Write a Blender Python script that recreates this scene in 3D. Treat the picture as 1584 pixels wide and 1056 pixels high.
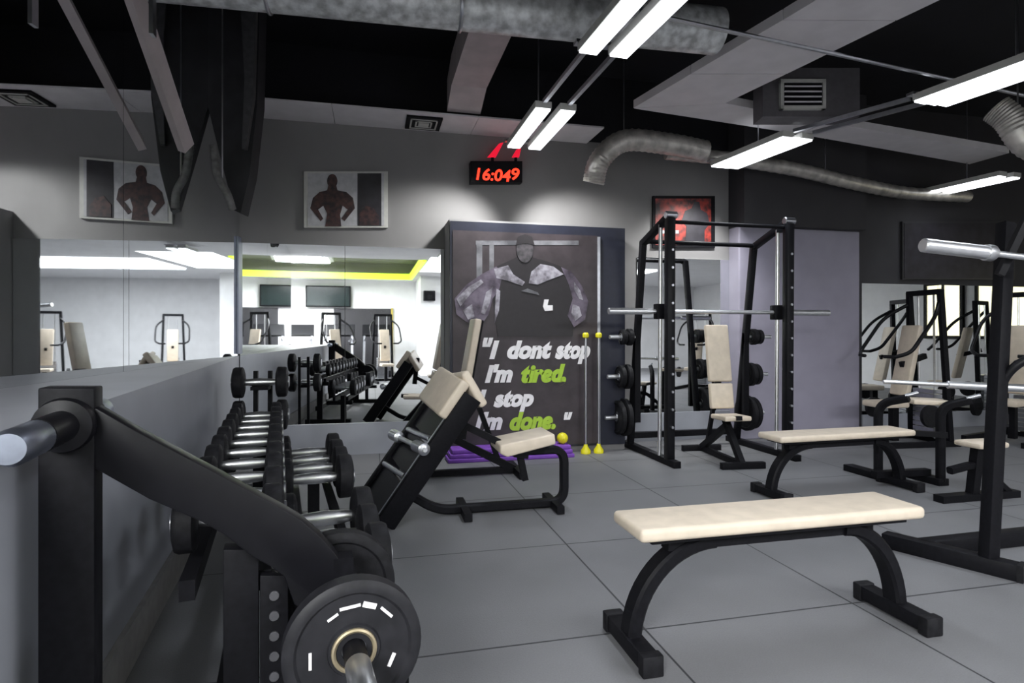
import bpy, bmesh, math, random
from mathutils import Vector, Matrix
random.seed(7)
for o in list(bpy.data.objects): bpy.data.objects.remove(o)
S = bpy.context.scene
C = S.collection
V = Vector
PI = math.pi

# ---------------------------------------------------------------- camera
F = 919.0; CX, HY = 792.0, 515.0; H = 1.2
YAW = math.radians(13.34)
cd = bpy.data.cameras.new('camera'); cam = bpy.data.objects.new('camera', cd); C.objects.link(cam)
cam.location = (0, 0, H); cam.rotation_euler = (PI/2, 0, -YAW)
cd.sensor_width = 36; cd.lens = F/1584*36; cd.shift_y = (HY-528)/1584; cd.clip_start = .05
S.camera = cam
# ---------------------------------------------------------------- look
S.view_settings.view_transform = 'Standard'; S.view_settings.look = 'None'
S.view_settings.gamma = 1; S.view_settings.use_curve_mapping = False
S.view_settings.exposure = 0.0
S.cycles.use_denoising = True
S.cycles.glossy_bounces = 6; S.cycles.max_bounces = 10; S.cycles.sample_clamp_indirect = 4
w = bpy.data.worlds.new('world'); S.world = w; w.use_nodes = True
w.node_tree.nodes['Background'].inputs[0].default_value = (.5, .55, .7, 1)
w.node_tree.nodes['Background'].inputs[1].default_value = .02

def area(name, loc, sx, sy, power, color=(1, 1, 1), rot=(0, 0, 0)):
    l = bpy.data.lights.new(name, 'AREA'); l.shape = 'RECTANGLE'; l.size = sx; l.size_y = sy
    l.energy = power; l.color = color
    o = bpy.data.objects.new(name, l); C.objects.link(o); o.location = loc; o.rotation_euler = rot
    return o
COOL = (.86, .92, 1.0)
# white-ceiling half of the gym behind the camera
area('recess_light', (-2.3, -3.2, 3.12), 2.4, 3.4, 900, (.97, .98, 1))
area('ceiling_light_right', (5.0, -2.5, 2.76), 4.0, 2.0, 400, (.95, .97, 1))
area('wall_fill_light', (1.9, -1.6, 2.76), 1.4, 3.0, 40, (1, .99, .97))  # added fill without a fixture, brightens the back wall
# lamps over the rubber floor (one under every fixture; last few are added fill)
def lamp_light(x, y, p, z=2.90):
    l = area('lamp_light', (x, y, z), .3, 1.0, p, COOL); l.data.spread = math.radians(118)
for (x, y, p, z) in ((1.385, 4.87, 8, 2.9), (1.42, 2.9, 11, 2.9), (3.60, 5.0, 8, 2.9), (4.1, 3.06, 12, 2.9), (6.75, 5.4, 5, 2.9), (7.0, 3.0, 5, 2.9), (1.45, .7, 6, 2.68), (4.4, .7, 6, 2.75)):
    lamp_light(x, y, p, z)
for (x, y, p, ax) in ((1.26, 5.40, 150, -.62), (1.51, 5.40, 150, .62), (3.55, 5.42, 130, -.1)):      # added spots at the ends of the two rear lamps, for the wall glow
    l = bpy.data.lights.new('wall_glow_spot', 'SPOT'); l.energy = p; l.spot_size = math.radians(94); l.spot_blend = .8; l.shadow_soft_size = .06; l.color = (.98, .98, .95)
    o = bpy.data.objects.new('wall_glow_spot', l); C.objects.link(o); o.location = (x, y, 2.86)
    o.rotation_euler = V((ax, .5, -1)).to_track_quat('-Z', 'Y').to_euler()

# ---------------------------------------------------------------- materials
MT = {}
def mat(name, col, rough=.5, metal=0, noise=0, nscale=20, bump=0, emit=None, es=0, col2=None, coat=0, spec=.5):
    if name in MT: return MT[name]
    m = bpy.data.materials.new(name); m.use_nodes = True; nt = m.node_tree; b = nt.nodes['Principled BSDF']
    b.inputs['Base Color'].default_value = (*col, 1); b.inputs['Roughness'].default_value = rough
    b.inputs['Metallic'].default_value = metal; b.inputs['Specular IOR Level'].default_value = spec
    if coat: b.inputs['Coat Weight'].default_value = coat
    if noise or bump or col2:
        tc = nt.nodes.new('ShaderNodeTexCoord'); n = nt.nodes.new('ShaderNodeTexNoise')
        n.inputs['Scale'].default_value = nscale; n.inputs['Detail'].default_value = 4
        nt.links.new(tc.outputs['Object'], n.inputs['Vector'])
        if noise or col2:
            r = nt.nodes.new('ShaderNodeValToRGB')
            c2 = col2 or tuple(min(1, c*(1+noise)) for c in col); c1 = col if col2 else tuple(c*(1-noise) for c in col)
            r.color_ramp.elements[0].color = (*c1, 1); r.color_ramp.elements[1].color = (*c2, 1)
            r.color_ramp.elements[0].position = .35; r.color_ramp.elements[1].position = .65
            nt.links.new(n.outputs['Fac'], r.inputs[0]); nt.links.new(r.outputs[0], b.inputs['Base Color'])
        if bump:
            bp = nt.nodes.new('ShaderNodeBump'); bp.inputs['Strength'].default_value = bump; bp.inputs['Distance'].default_value = .01
            nt.links.new(n.outputs['Fac'], bp.inputs['Height']); nt.links.new(bp.outputs[0], b.inputs['Normal'])
    if emit:
        b.inputs['Emission Color'].default_value = (*emit, 1); b.inputs['Emission Strength'].default_value = es
    MT[name] = m; return m
BLACK = mat('black_powder_coat', (.007, .007, .009), .5, spec=.12, noise=.2, nscale=60)
BLACKG = mat('black_gloss_metal', (.006, .006, .008), .42, spec=.2, noise=.1)
RUBBER = mat('black_rubber', (.009, .009, .011), .6, spec=.2, noise=.3, nscale=40, bump=.2)
CHROME = mat('chrome', (.85, .86, .88), .34, 1, noise=.05)
STEEL = mat('brushed_steel', (.55, .56, .6), .3, 1, noise=.08)
CREAM = mat('cream_vinyl', (.66, .57, .46), .45, noise=.06, nscale=12, bump=.05)
WHITE = mat('white_paint', (.78, .78, .79), .7, noise=.03, nscale=3)
WALLG = mat('grey_wall_paint', (.20, .196, .20), .75, noise=.05, nscale=2)
DARKW = mat('dark_wall_paint', (.032, .031, .036), .7, noise=.08, nscale=3)
DADO = mat('blue_grey_panel', (.36, .375, .42), .4, noise=.05, nscale=3)
PURPLE = mat('lilac_grey_paint', (.30, .285, .36), .6, noise=.05, nscale=4)
CEIL = mat('black_ceiling', (.006, .006, .010), .8, noise=.3, nscale=2)
GALV = mat('galvanised_duct', (.62, .64, .65), .42, .3, noise=.35, nscale=14)
DUCT = mat('grey_duct', (.66, .64, .67), .6, noise=.05, nscale=5)
DUCTB = mat('brown_grey_duct', (.42, .37, .38), .6, noise=.1, nscale=5)
FOIL = mat('foil_duct', (.5, .48, .45), .4, .6, noise=.3, nscale=9, bump=.5)
MIRR = mat('mirror_glass', (.86, .88, .89), .015, 1, noise=.01)
TRIM = mat('blue_grey_trim', (.2, .22, .3), .35, .4, noise=.05)
LAMP = mat('lamp_diffuser', (1, 1, 1), .4, noise=.01, emit=(.93, .96, 1), es=3.2)
GREENLED = mat('green_led', (.5, .8, .1), .4, noise=.01, emit=(.62, .9, .02), es=1.6)
REDLED = mat('red_led', (.8, .02, .02), .4, noise=.01, emit=(1, .03, .01), es=3)
REDDIM = mat('red_reflection', (.5, .01, .03), .4, noise=.01, emit=(.9, .01, .04), es=.8)  # imitates the clock's red reflection by emission
SCREEN = mat('dark_screen', (.02, .03, .03), .15, noise=.1)
PUR_MAT = mat('purple_foam', (.19, .06, .42), .6, noise=.1)
YEL = mat('yellow_plastic', (.75, .68, .02), .4, noise=.05)
LIME = mat('lime_print', (.40, .62, .05), .6, noise=.05)
PRINTW = mat('white_print', (.9, .88, .9), .6, noise=.05)
POSTER = mat('poster_print', (.04, .031, .036), .45, noise=.25, nscale=6)
PANELN = mat('navy_panel', (.014, .016, .03), .4, noise=.1)
SKIN = mat('poster_skin_print', (.035, .025, .04), .5, col2=(.17, .14, .19), nscale=7)
SKINL = mat('poster_highlight_print', (.11, .10, .12), .5, col2=(.42, .4, .46), nscale=14)
PGREY = mat('poster_grey_print', (.07, .07, .08), .5, col2=(.2, .2, .22), nscale=8)
SHIRT = mat('poster_shirt_print', (.018, .015, .018), .5, noise=.1)
PICW = mat('picture_white', (.42, .42, .45), .5, noise=.1)
PICD = mat('picture_dark', (.02, .018, .025), .5, noise=.3, nscale=10)
PICB = mat('picture_body', (.015, .010, .014), .5, col2=(.07, .03, .03), nscale=25)
PICR = mat('picture_red', (.02, .008, .01), .5, col2=(.32, .03, .02), nscale=14)
FRAMEW = mat('pale_frame', (.5, .5, .48), .5, noise=.05)
WINM = mat('lit_window', (.9, .85, .6), .4, noise=.01, emit=(1, .93, .6), es=1.6)
YELB = mat('yellow_edge', (.5, .4, .08), .5, noise=.1)

def floor_mat():
    m = bpy.data.materials.new('rubber_floor_tiles'); m.use_nodes = True; nt = m.node_tree; b = nt.nodes['Principled BSDF']
    tc = nt.nodes.new('ShaderNodeTexCoord'); mp = nt.nodes.new('ShaderNodeMapping')
    mp.inputs['Location'].default_value = (-.08, -.22, 0); nt.links.new(tc.outputs['Object'], mp.inputs[0])
    br = nt.nodes.new('ShaderNodeTexBrick'); br.offset = 0; br.squash = 1
    br.inputs['Scale'].default_value = 1; br.inputs['Brick Width'].default_value = 1.0; br.inputs['Row Height'].default_value = 1.0
    br.inputs['Mortar Size'].default_value = .0055; br.inputs['Mortar Smooth'].default_value = .3
    nt.links.new(mp.outputs[0], br.inputs['Vector'])
    n = nt.nodes.new('ShaderNodeTexNoise'); n.inputs['Scale'].default_value = 170; n.inputs['Detail'].default_value = 3
    nt.links.new(tc.outputs['Object'], n.inputs[0])
    n2 = nt.nodes.new('ShaderNodeTexNoise'); n2.inputs['Scale'].default_value = 2.2; nt.links.new(tc.outputs['Object'], n2.inputs[0])
    r = nt.nodes.new('ShaderNodeValToRGB'); r.color_ramp.elements[0].color = (.115, .116, .122, 1); r.color_ramp.elements[1].color = (.215, .217, .228, 1)
    ad = nt.nodes.new('ShaderNodeMath'); ad.operation = 'MULTIPLY_ADD'; ad.inputs[1].default_value = .5
    nt.links.new(n.outputs['Fac'], ad.inputs[0])
    ml = nt.nodes.new('ShaderNodeMath'); ml.operation = 'MULTIPLY'; ml.inputs[1].default_value = .5
    nt.links.new(n2.outputs['Fac'], ml.inputs[0]); nt.links.new(ml.outputs[0], ad.inputs[2]); nt.links.new(ad.outputs[0], r.inputs[0])
    br.inputs['Mortar'].default_value = (.035, .036, .04, 1)
    nt.links.new(r.outputs[0], br.inputs['Color1']); nt.links.new(r.outputs[0], br.inputs['Color2'])
    nt.links.new(br.outputs['Color'], b.inputs['Base Color'])
    b.inputs['Roughness'].default_value = .55
    bp = nt.nodes.new('ShaderNodeBump'); bp.inputs['Strength'].default_value = .25; bp.inputs['Distance'].default_value = .004
    nt.links.new(n.outputs['Fac'], bp.inputs['Height']); nt.links.new(bp.outputs[0], b.inputs['Normal'])
    return m
FLOOR = floor_mat()

# ---------------------------------------------------------------- geometry helpers
s_, c_ = math.sin(YAW), math.cos(YAW)
def ray(px, py):
    u = (px-CX)/F
    return V((s_+u*c_, c_-u*s_, (HY-py)/F))
def atY(px, py, Y): d = ray(px, py); return V((0, 0, H)) + d*(Y/d.y)
def atZ(px, py, z=0.): d = ray(px, py); return V((0, 0, H)) + d*((z-H)/d.z)
def atT(px, py, t): return V((0, 0, H)) + ray(px, py)*t
def XatY(px, Y): return atY(px, 500, Y).x

class MB:
    def __init__(s): s.v = []; s.f = []
    def add(s, vs, fs):
        n = len(s.v); s.v += [tuple(p) for p in vs]; s.f += [tuple(i+n for i in f) for f in fs]; return s
    def box(s, lo, hi, M=None):
        vs = [V((x, y, z)) for z in (lo[2], hi[2]) for y in (lo[1], hi[1]) for x in (lo[0], hi[0])]
        if M: vs = [M @ p for p in vs]
        return s.add(vs, [(0, 2, 3, 1), (4, 5, 7, 6), (0, 1, 5, 4), (2, 6, 7, 3), (0, 4, 6, 2), (1, 3, 7, 5)])
    def beam(s, a, b, w_, h_, side=(0, 1, 0)):
        a, b = V(a), V(b); t = (b-a).normalized(); n = V(side); n = (n - t*n.dot(t)).normalized(); u = t.cross(n)
        vs = [p + n*(i*w_/2) + u*(j*h_/2) for p in (a, b) for (i, j) in ((-1, -1), (1, -1), (1, 1), (-1, 1))]
        return s.add(vs, [(0, 1, 2, 3), (7, 6, 5, 4), (0, 4, 5, 1), (1, 5, 6, 2), (2, 6, 7, 3), (3, 7, 4, 0)])
    def sweep(s, path, prof, side=None, cap=True):
        path = [V(p) for p in path]; N = len(path); k = len(prof); vs = []
        n = V(side) if side is not None else None
        for i, p in enumerate(path):
            t = (path[min(i+1, N-1)] - path[max(i-1, 0)]).normalized()
            if n is None:
                n = t.orthogonal().normalized()
            m = (n - t*n.dot(t)).normalized()
            if side is None: n = m
            u = t.cross(m)
            vs += [p + m*x + u*y for (x, y) in prof]
        fs = [(i*k+j, i*k+(j+1) % k, (i+1)*k+(j+1) % k, (i+1)*k+j) for i in range(N-1) for j in range(k)]
        if cap: fs += [tuple(range(k))[::-1], tuple((N-1)*k+j for j in range(k))]
        return s.add(vs, fs)
    def tube(s, path, r, n=12): return s.sweep(path, [(r*math.cos(2*PI*i/n), r*math.sin(2*PI*i/n)) for i in range(n)])
    def rtube(s, path, w_, h_, side): 
        b = min(w_, h_)*.18; W, Hh = w_/2, h_/2
        return s.sweep(path, [(-W+b, -Hh), (W-b, -Hh), (W, -Hh+b), (W, Hh-b), (W-b, Hh), (-W+b, Hh), (-W, Hh-b), (-W, -Hh+b)], side)
    def lathe(s, a, axis, prof, n=28):
        a = V(a); t = V(axis).normalized(); m = t.orthogonal().normalized(); u = t.cross(m); vs = []
        for (d, r) in prof:
            vs += [a + t*d + (m*math.cos(2*PI*i/n)+u*math.sin(2*PI*i/n))*r for i in range(n)]
        N = len(prof); fs = [(i*n+j, i*n+(j+1) % n, (i+1)*n+(j+1) % n, (i+1)*n+j) for i in range(N-1) for j in range(n)]
        fs += [tuple(range(n))[::-1], tuple((N-1)*n+j for j in range(n))]
        return s.add(vs, fs)
    def cyl(s, a, b, r, n=16):
        a, b = V(a), V(b); L = (b-a).length; e = min(r*.15, L*.1)
        return s.lathe(a, b-a, [(0, r-e), (e, r), (L-e, r), (L, r-e)], n)
    def ring(s, c, axis, R, r, n=32):
        c = V(c); t = V(axis).normalized(); m = t.orthogonal().normalized(); u = t.cross(m); vs = []; k = 8
        for i in range(n):
            a = 2*PI*i/n; d = m*math.cos(a)+u*math.sin(a)
            vs += [c + d*(R+r*math.cos(2*PI*j/k)) + t*(r*math.sin(2*PI*j/k)) for j in range(k)]
        return s.add(vs, [(i*k+j, i*k+(j+1) % k, ((i+1) % n)*k+(j+1) % k, ((i+1) % n)*k+j) for i in range(n) for j in range(k)])
    def prism(s, pts, vec):
        pts = [V(p) for p in pts]; n = len(pts); vec = V(vec)
        return s.add(pts + [p+vec for p in pts], [tuple(range(n))[::-1], tuple(range(n, 2*n))] + [(i, (i+1) % n, n+(i+1) % n, n+i) for i in range(n)])
    def sphere(s, c, r, sx=1, sy=1, sz=1, n=20, m=12):
        c = V(c); vs = [c+V((0, 0, r*sz))]
        for i in range(1, m):
            a = PI*i/m
            for j in range(n): b = 2*PI*j/n; vs.append(c+V((r*sx*math.sin(a)*math.cos(b), r*sy*math.sin(a)*math.sin(b), r*sz*math.cos(a))))
        vs.append(c-V((0, 0, r*sz))); L = len(vs)-1
        fs = [(0, 1+j, 1+(j+1) % n) for j in range(n)] + [(1+i*n+j, 1+(i+1)*n+j, 1+(i+1)*n+(j+1) % n, 1+i*n+(j+1) % n) for i in range(m-2) for j in range(n)]
        fs += [(L, 1+(m-2)*n+(j+1) % n, 1+(m-2)*n+j) for j in range(n)]
        return s.add(vs, fs)
    def build(s, name, m, parent=None, bevel=0, seg=2, smooth=True):
        me = bpy.data.meshes.new(name); bm = bmesh.new()
        vs = [bm.verts.new(p) for p in s.v]
        for f in s.f:
            try: bm.faces.new([vs[i] for i in f])
            except ValueError: pass
        bmesh.ops.recalc_face_normals(bm, faces=bm.faces)
        if bevel: bmesh.ops.bevel(bm, geom=[e for e in bm.edges if e.calc_face_angle(0) > .5], offset=bevel, segments=seg, affect='EDGES', profile=.5)
        bm.to_mesh(me); bm.free()
        o = bpy.data.objects.new(name, me); C.objects.link(o); me.materials.append(m)
        if smooth:
            me.polygons.foreach_set('use_smooth', [True]*len(me.polygons)); me.set_sharp_from_angle(angle=math.radians(38))
        if parent:
            o.parent = parent
            rt = parent
            base = V((0, 0, 0))
            M = Matrix.Identity(4)
            chain = []
            while rt: chain.append(rt); rt = rt.parent
            for q in reversed(chain): M = M @ q.matrix_basis
            o.matrix_parent_inverse = Matrix.Identity(4)
            me.transform(M.inverted()) if not s.local else None
        return o
    local = False
def LMB(): m = MB(); m.local = True; return m   # vertices already in the parent's own frame

def tag(o, label, cat, group=None):
    o['label'] = label; o['category'] = cat
    if group: o['group'] = group
    return o
def thing(name, label, cat, loc=(0, 0, 0), rz=0, group=None):
    o = bpy.data.objects.new(name, None); C.objects.link(o); o.empty_display_size = .1
    o.location = loc; o.rotation_euler = (0, 0, rz); return tag(o, label, cat, group)
def struct(name, mb, m, bevel=0):
    o = mb.build(name, m, bevel=bevel, smooth=False); o['kind'] = 'structure'; return o
def dup(o, loc=None, rz=None, label=None, parent=None):
    c = o.copy(); C.objects.link(c); c.parent = parent
    if loc is not None: c.location = loc
    if rz is not None: c.rotation_euler = (0, 0, rz)
    if label: c['label'] = label
    for ch in list(o.children): dup(ch, parent=c)
    return c
def fillet(pts, r, n=7):
    pts = [V(p) for p in pts]; out = [pts[0]]
    for i in range(1, len(pts)-1):
        a, b, c = pts[i-1], pts[i], pts[i+1]
        d1, d2 = (a-b), (c-b); rr = min(r, d1.length*.49, d2.length*.49)
        p0, p2 = b+d1.normalized()*rr, b+d2.normalized()*rr
        for k in range(n+1):
            t = k/n; out.append(p0*(1-t)**2 + b*2*t*(1-t) + p2*t*t)
    out.append(pts[-1]); return out
def text(body, size, loc, rot, m, parent, name='lettering', shear=0., off=0., ext=.002, sx=1, align='LEFT'):
    cu = bpy.data.curves.new(name, 'FONT'); cu.body = body; cu.size = size; cu.shear = shear; cu.offset = off; cu.extrude = ext; cu.align_x = align
    t = bpy.data.objects.new(name, cu); C.objects.link(t)
    bpy.context.view_layer.update()
    me = bpy.data.meshes.new_from_object(t.evaluated_get(bpy.context.evaluated_depsgraph_get()))
    bpy.data.objects.remove(t); me.name = name
    o = bpy.data.objects.new(name, me); C.objects.link(o); me.materials.clear(); me.materials.append(m)
    M = Matrix.Translation(loc) @ rot.to_4x4() @ Matrix.Diagonal((sx, 1, 1, 1)); me.transform(M)
    if parent: o.parent = parent; me.transform(parent.matrix_basis.inverted())
    return o
FACE = Matrix(((1, 0, 0), (0, 0, -1), (0, 1, 0)))      # text plane -> facing -Y

# ================================================================ ROOM
YB = 6.1; XC = -1.232; ZT = 4.0; XR = 11.0; XL = -5.0; YN = -6.6; ZW = 2.8
struct('floor', MB().box((XL-.2, YN-.2, -.12), (XR+.2, YB+.25, 0)), FLOOR)
struct('ceiling', MB().box((XL-.2, .8, ZT), (XR+.2, YB+.25, ZT+.1)), CEIL)
# white ceiling behind the camera, with a recess edged in green light
RX0, RX1, RY0, RY1 = -4.2, 1.15, -5.6, -.95
m = MB()
m.box((XL-.2, YN-.2, ZW), (RX0, 1.95, ZW+.08)); m.box((RX1, YN-.2, ZW), (XR+.2, 1.95, ZW+.08))
m.box((RX0, YN-.2, ZW), (RX1, RY0, ZW+.08)); m.box((RX0, RY1, ZW), (RX1, 1.95, ZW+.08))
struct('ceiling_lowered', m, WHITE)
m = MB(); m.box((RX0-.3, RY0-.3, 3.25), (RX1+.3, RY1+.3, 3.33))
for a, b in (((RX0-.3, RY0-.3), (RX0-.22, RY1+.3)), ((RX1+.22, RY0-.3), (RX1+.3, RY1+.3)), ((RX0-.3, RY0-.3), (RX1+.3, RY0-.22)), ((RX0-.3, RY1+.22), (RX1+.3, RY1+.3))):
    m.box((*a, ZW+.08), (*b, 3.25))
struct('ceiling_recess', m, WALLG)
struct('trim_1', MB().box((XL-.2, 1.95, ZW-.02), (XR+.2, 2.0, ZT)), DARKW)       # bulkhead between the two ceilings
t = thing('led_strip', 'lime green light strip edging the recess in the white ceiling, seen in the mirror', 'light strip', (RX1, RY0, ZW))
m = MB(); 
m.box((RX0-.02, RY0-.03, ZW-.03), (RX1+.03, RY0+.05, ZW+.14)); m.box((RX1-.05, RY0, ZW-.03), (RX1+.03, RY1+.03, ZW+.14))
m.box((RX0-.03, RY0, ZW-.03), (RX0+.05, RY1+.03, ZW+.14)); m.build('light_strip', GREENLED, t)
t = thing('ceiling_panel_light', 'large bright square panel lamp in the ceiling recess, seen in the mirror', 'lamp', (-2.3, -3.2, 3.2))
MB().box((-3.6, -5.0, 3.17), (-1.0, -1.4, 3.25)).build('lamp_frame', WHITE, t)
LAMP2 = mat('panel_diffuser', (1, 1, 1), .4, noise=.01, emit=(1, 1, 1), es=1.6)
MB().box((-3.5, -4.9, 3.15), (-1.1, -1.5, 3.17)).build('diffuser', LAMP2, t)
t = thing('ceiling_panel_light', 'wide flat lamp on the white ceiling at the far right, seen in the mirror', 'lamp', (5, -2.5, 2.8))
MB().box((3.0, -3.5, 2.775), (7.0, -1.5, 2.80)).build('diffuser', LAMP2, t)

# back wall: grey upper, mirrors, poster pillar
struct('wall_back', MB().box((XL-.2, YB, 0), (5.05, YB+.15, 3.28)), WALLG)
struct('wall_back_upper', MB().box((XL-.2, YB, 3.28), (5.05, YB+.15, ZT)), CEIL)
x_cr = XatY(1332, YB)
struct('wall_back_right', MB().box((5.05, YB-.004, 0), (XR+.2, YB+.15, ZT)), DARKW)
struct('wall_right', MB().box((XR, YN, 0), (XR+.15, YB, ZT)), WHITE)
struct('wall_near', MB().box((XL-.2, YN-.15, 0), (XR+.2, YN, ZT)), WHITE)
struct('wall_far_left', MB().box((XL-.15, YN, 0), (XL, .6, ZT)), WHITE)
struct('wall_side_left', MB().box((XL, -.62, 0), (-1.62, -.5, ZW)), WHITE)
# left wall: mirror plane turned 3 degrees about the corner
PHI = math.radians(3); dm = V((-math.sin(PHI), -math.cos(PHI), 0)); nm = V((math.cos(PHI), -math.sin(PHI), 0))
cor = V((XC, YB, 0))
def onm(s, z, off=0): return cor + dm*s + nm*off + V((0, 0, z))
struct('wall_left', MB().prism([onm(0, 0, -.005), onm(6.7, 0, -.005), onm(6.7, 0, -.2), onm(0, 0, -.2)], (0, 0, ZT)), DARKW)
# low panelling below the mirror, its front running to the corner
DL = .985
m = MB().prism([(XC+.01, YB-.005, 0), (-.84, 2.27, 0), (-.665, .56, 0), onm(5.55, 0, .012), onm(.01, 0, .012)], (0, 0, DL))
struct('wall_left_lower', m, DADO)
fa, fb = V((XC+.01, YB-.005, 0)), V((-.84, 2.27, 0)); fd = (fb-fa).normalized(); fn = V((-fd.y, fd.x, 0)); 
if fn.x < 0: fn = -fn
GREYSK = mat('grey_skirting', (.26, .255, .25), .5, noise=.1)
struct('baseboard_left', MB().prism([fa+fd*.3, fb+fd*1.0, fb+fd*1.0+fn*.02, fa+fd*.3+fn*.02], (0, 0, .16)), GREYSK)
t = thing('wall_mirror', 'tall mirror covering the left wall above the grey panelling', 'mirror', onm(3, DL))
MB().prism([onm(.01, DL, 0), onm(2.37, DL, 0), onm(2.37, DL, .01), onm(.01, DL, .01)], (0, 0, 2.9)).build('mirror_panel', MIRR, t, smooth=False)
MB().prism([onm(2.375, DL, 0), onm(6.6, DL, 0), onm(6.6, DL, .01), onm(2.375, DL, .01)], (0, 0, 2.9)).build('mirror_panel', MIRR, t, smooth=False)
MB().prism([onm(.0, DL+.02, .012), onm(.10, DL+.02, .012), onm(.10, DL+.02, .03), onm(0, DL+.02, .03)], (0, 0, 1.1)).build('edge_strip', TRIM, t)
# mirrors on the back wall
xa_c = XatY(1143, 5.9)
xpl = XatY(695, 5.72)          # pillar left edge
x966 = XatY(966, 5.72)
def bmirror(x0, x1, z0, z1, label, joints=()):
    t = thing('wall_mirror', label, 'mirror', ((x0+x1)/2, YB, z0))
    xs = [x0, *joints, x1]
    for a, b in zip(xs, xs[1:]): MB().box((a, YB-.012, z0), (b-.004, YB-.001, z1)).build('mirror_panel', MIRR, t, smooth=False)
    return t
bmirror(XC+.02, xpl-.002, .31, 2.06, 'wide mirror on the back wall left of the quote poster, behind the dumbbells', ((XC+xpl)/2,))
bmirror(XatY(985, YB), XatY(1138, YB), .31, 2.04, 'mirror behind the smith machine, between poster and lilac column')
bmirror(x_cr+.0, XR-.1, .2, 1.81, 'wide low mirror on the dark wall right of the lilac column', (7.0, 8.8))
struct('baseboard_back', MB().box((XC+.02, YB-.03, 0), (xpl-.002, YB, .31)), DADO)
struct('baseboard_back_right', MB().box((x966+.002, YB-.03, 0), (xa_c, YB, .31)), DADO)
struct('trim_2', MB().box((x_cr, YB-.02, 0), (XR, YB-.004, .2)), DADO)
# pillar with the poster
struct('wall_pillar', MB().box((xpl, 5.72, 0), (x966, YB, atY(695, 340, 5.72).z+.01)), WALLG)
# lilac column
xa, xb = XatY(1143, 5.9), XatY(1330, 5.9)
zc = atY(1330, 358, 5.9).z
struct('wall_column', MB().box((xa, 5.9, 0), (xb, YB, zc)), PURPLE, bevel=.015)
struct('trim_3', MB().box((xa, 5.8, zc), (xb+.0, YB, ZT-.02)), DARKW)
# far-room pillar (seen in mirror)
struct('wall_pillar_near', MB().box((1.35, -6.59, 0), (2.6, -4.6, ZW)), WHITE)
# lit windows on the right wall
for i, (y0, y1) in enumerate(((3.45, 4.35), (2.4, 3.1))):
    o = struct('window_%d' % (i+1), MB().box((XR-.03, y0, 1.15), (XR, y1, 2.15)), WINM)
    f = MB()
    for (a, b, c, d) in ((y0-.06, y0, 1.09, 2.21), (y1, y1+.06, 1.09, 2.21), (y0, y1, 1.09, 1.15), (y0, y1, 2.15, 2.21), ((y0+y1)/2-.02, (y0+y1)/2+.02, 1.15, 2.15)): f.box((XR-.06, a, c), (XR, b, d))
    f.build('window_frame', BLACK, o)

# ================================================================ CEILING DUCTS
def tagd(o, l, c='duct', g=None): return tag(o, l, c, g)
t = thing('ventilation_duct', 'long galvanised duct crossing the whole room under the black ceiling', 'duct', (0, 3.6, 3.15))
MB().lathe((-1.42, 3.83, 3.28), (1, -.045, 0), [(0, .15), (3.75, .15)], 24).build('duct_pipe', GALV, t)
for x in (-.6, .55, 1.7): MB().ring((x, 3.83-.045*(x+1.42), 3.28), (1, -.045, 0), .153, .012).build('joint_ring', STEEL, t)
for x in (.1, 2.1): MB().cyl((x, 3.83-.045*(x+1.42), 3.42), (x, 3.83-.045*(x+1.42), 4.0), .008, 6).build('hanger_rod', STEEL, t)
t = thing('ventilation_duct', 'brownish boxed duct running from the galvanised pipe to the back wall', 'duct', (.86, 4.7, 3.2))
MB().box((.70, 3.93, 3.42), (1.02, 5.3, 3.7)).build('duct_body', DUCTB, t)
MB().prism([(.70, 5.3, 3.42), (.70, 5.3, 3.7), (.70, 5.62, 3.6), (.70, 5.62, 3.30)], (.32, 0, 0)).build('elbow', DUCTB, t)
# wall-top duct with square outlets
t = thing('ventilation_duct', 'flat grey duct along the top of the back wall with a square air outlet', 'duct', (.5, 5.8, 3.26))
for a, b in ((XC+.06, -.35), (-.345, 1.0), (1.005, 2.28)):
    MB().box((a, 5.60, 3.26), (b, YB, 3.275)).build('duct_body', DUCT, t)
xo = XatY(655, 5.85)
mo = MB(); zo = 3.255
mo.box((xo-.17, 5.68, zo-.015), (xo+.17, 6.02, zo+.005)); o = mo.build('air_outlet', BLACK, t)
mo = MB()
for k in (.13, .08): 
    for (a, b, c, d) in ((-k, -k+.015, -k, k), (k-.015, k, -k, k), (-k, k, -k, -k+.015), (-k, k, k-.015, k)): mo.box((xo+a, 5.85+c, zo-.022), (xo+b, 5.85+d, zo-.015))
mo.box((xo-.05, 5.8, zo-.03), (xo+.05, 5.9, zo-.015)).build('louvre', FRAMEW, o)
# L-shaped duct on the right
t = thing('ventilation_duct', 'large L-shaped grey boxed duct above the smith machine', 'duct', (2.8, 4.5, 3.2))
a0, a1 = atZ(980, 167, 3.2), atZ(1129, 158, 3.2)
p = [(2.27, 4.89), (2.42, 4.1), (3.18, 3.95), (3.03, 4.57)]
def slab(pts, z0, z1, name, m, par): return MB().prism([(x, y, z0) for x, y in pts], (0, 0, z1-z0)).build(name, m, par, smooth=False)
slab([(2.27, 4.89), (2.40, 4.15), (3.12, 3.98), (3.00, 4.6)], 3.2, 3.27, 'duct_body', DUCT, t)
slab([(2.402, 4.14), (2.56, 3.30), (3.27, 3.14), (3.123, 3.97)], 3.2, 3.27, 'duct_body', DUCT, t)
slab([(2.562, 3.29), (2.77, 2.06), (3.49, 2.06), (3.273, 3.13)], 3.2, 3.27, 'duct_body', DUCT, t)
slab([(2.28, 4.9), (3.0, 4.605), (4.2, 4.80), (4.2, 5.15)], 3.2, 3.27, 'duct_body', DUCT, t)
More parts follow.
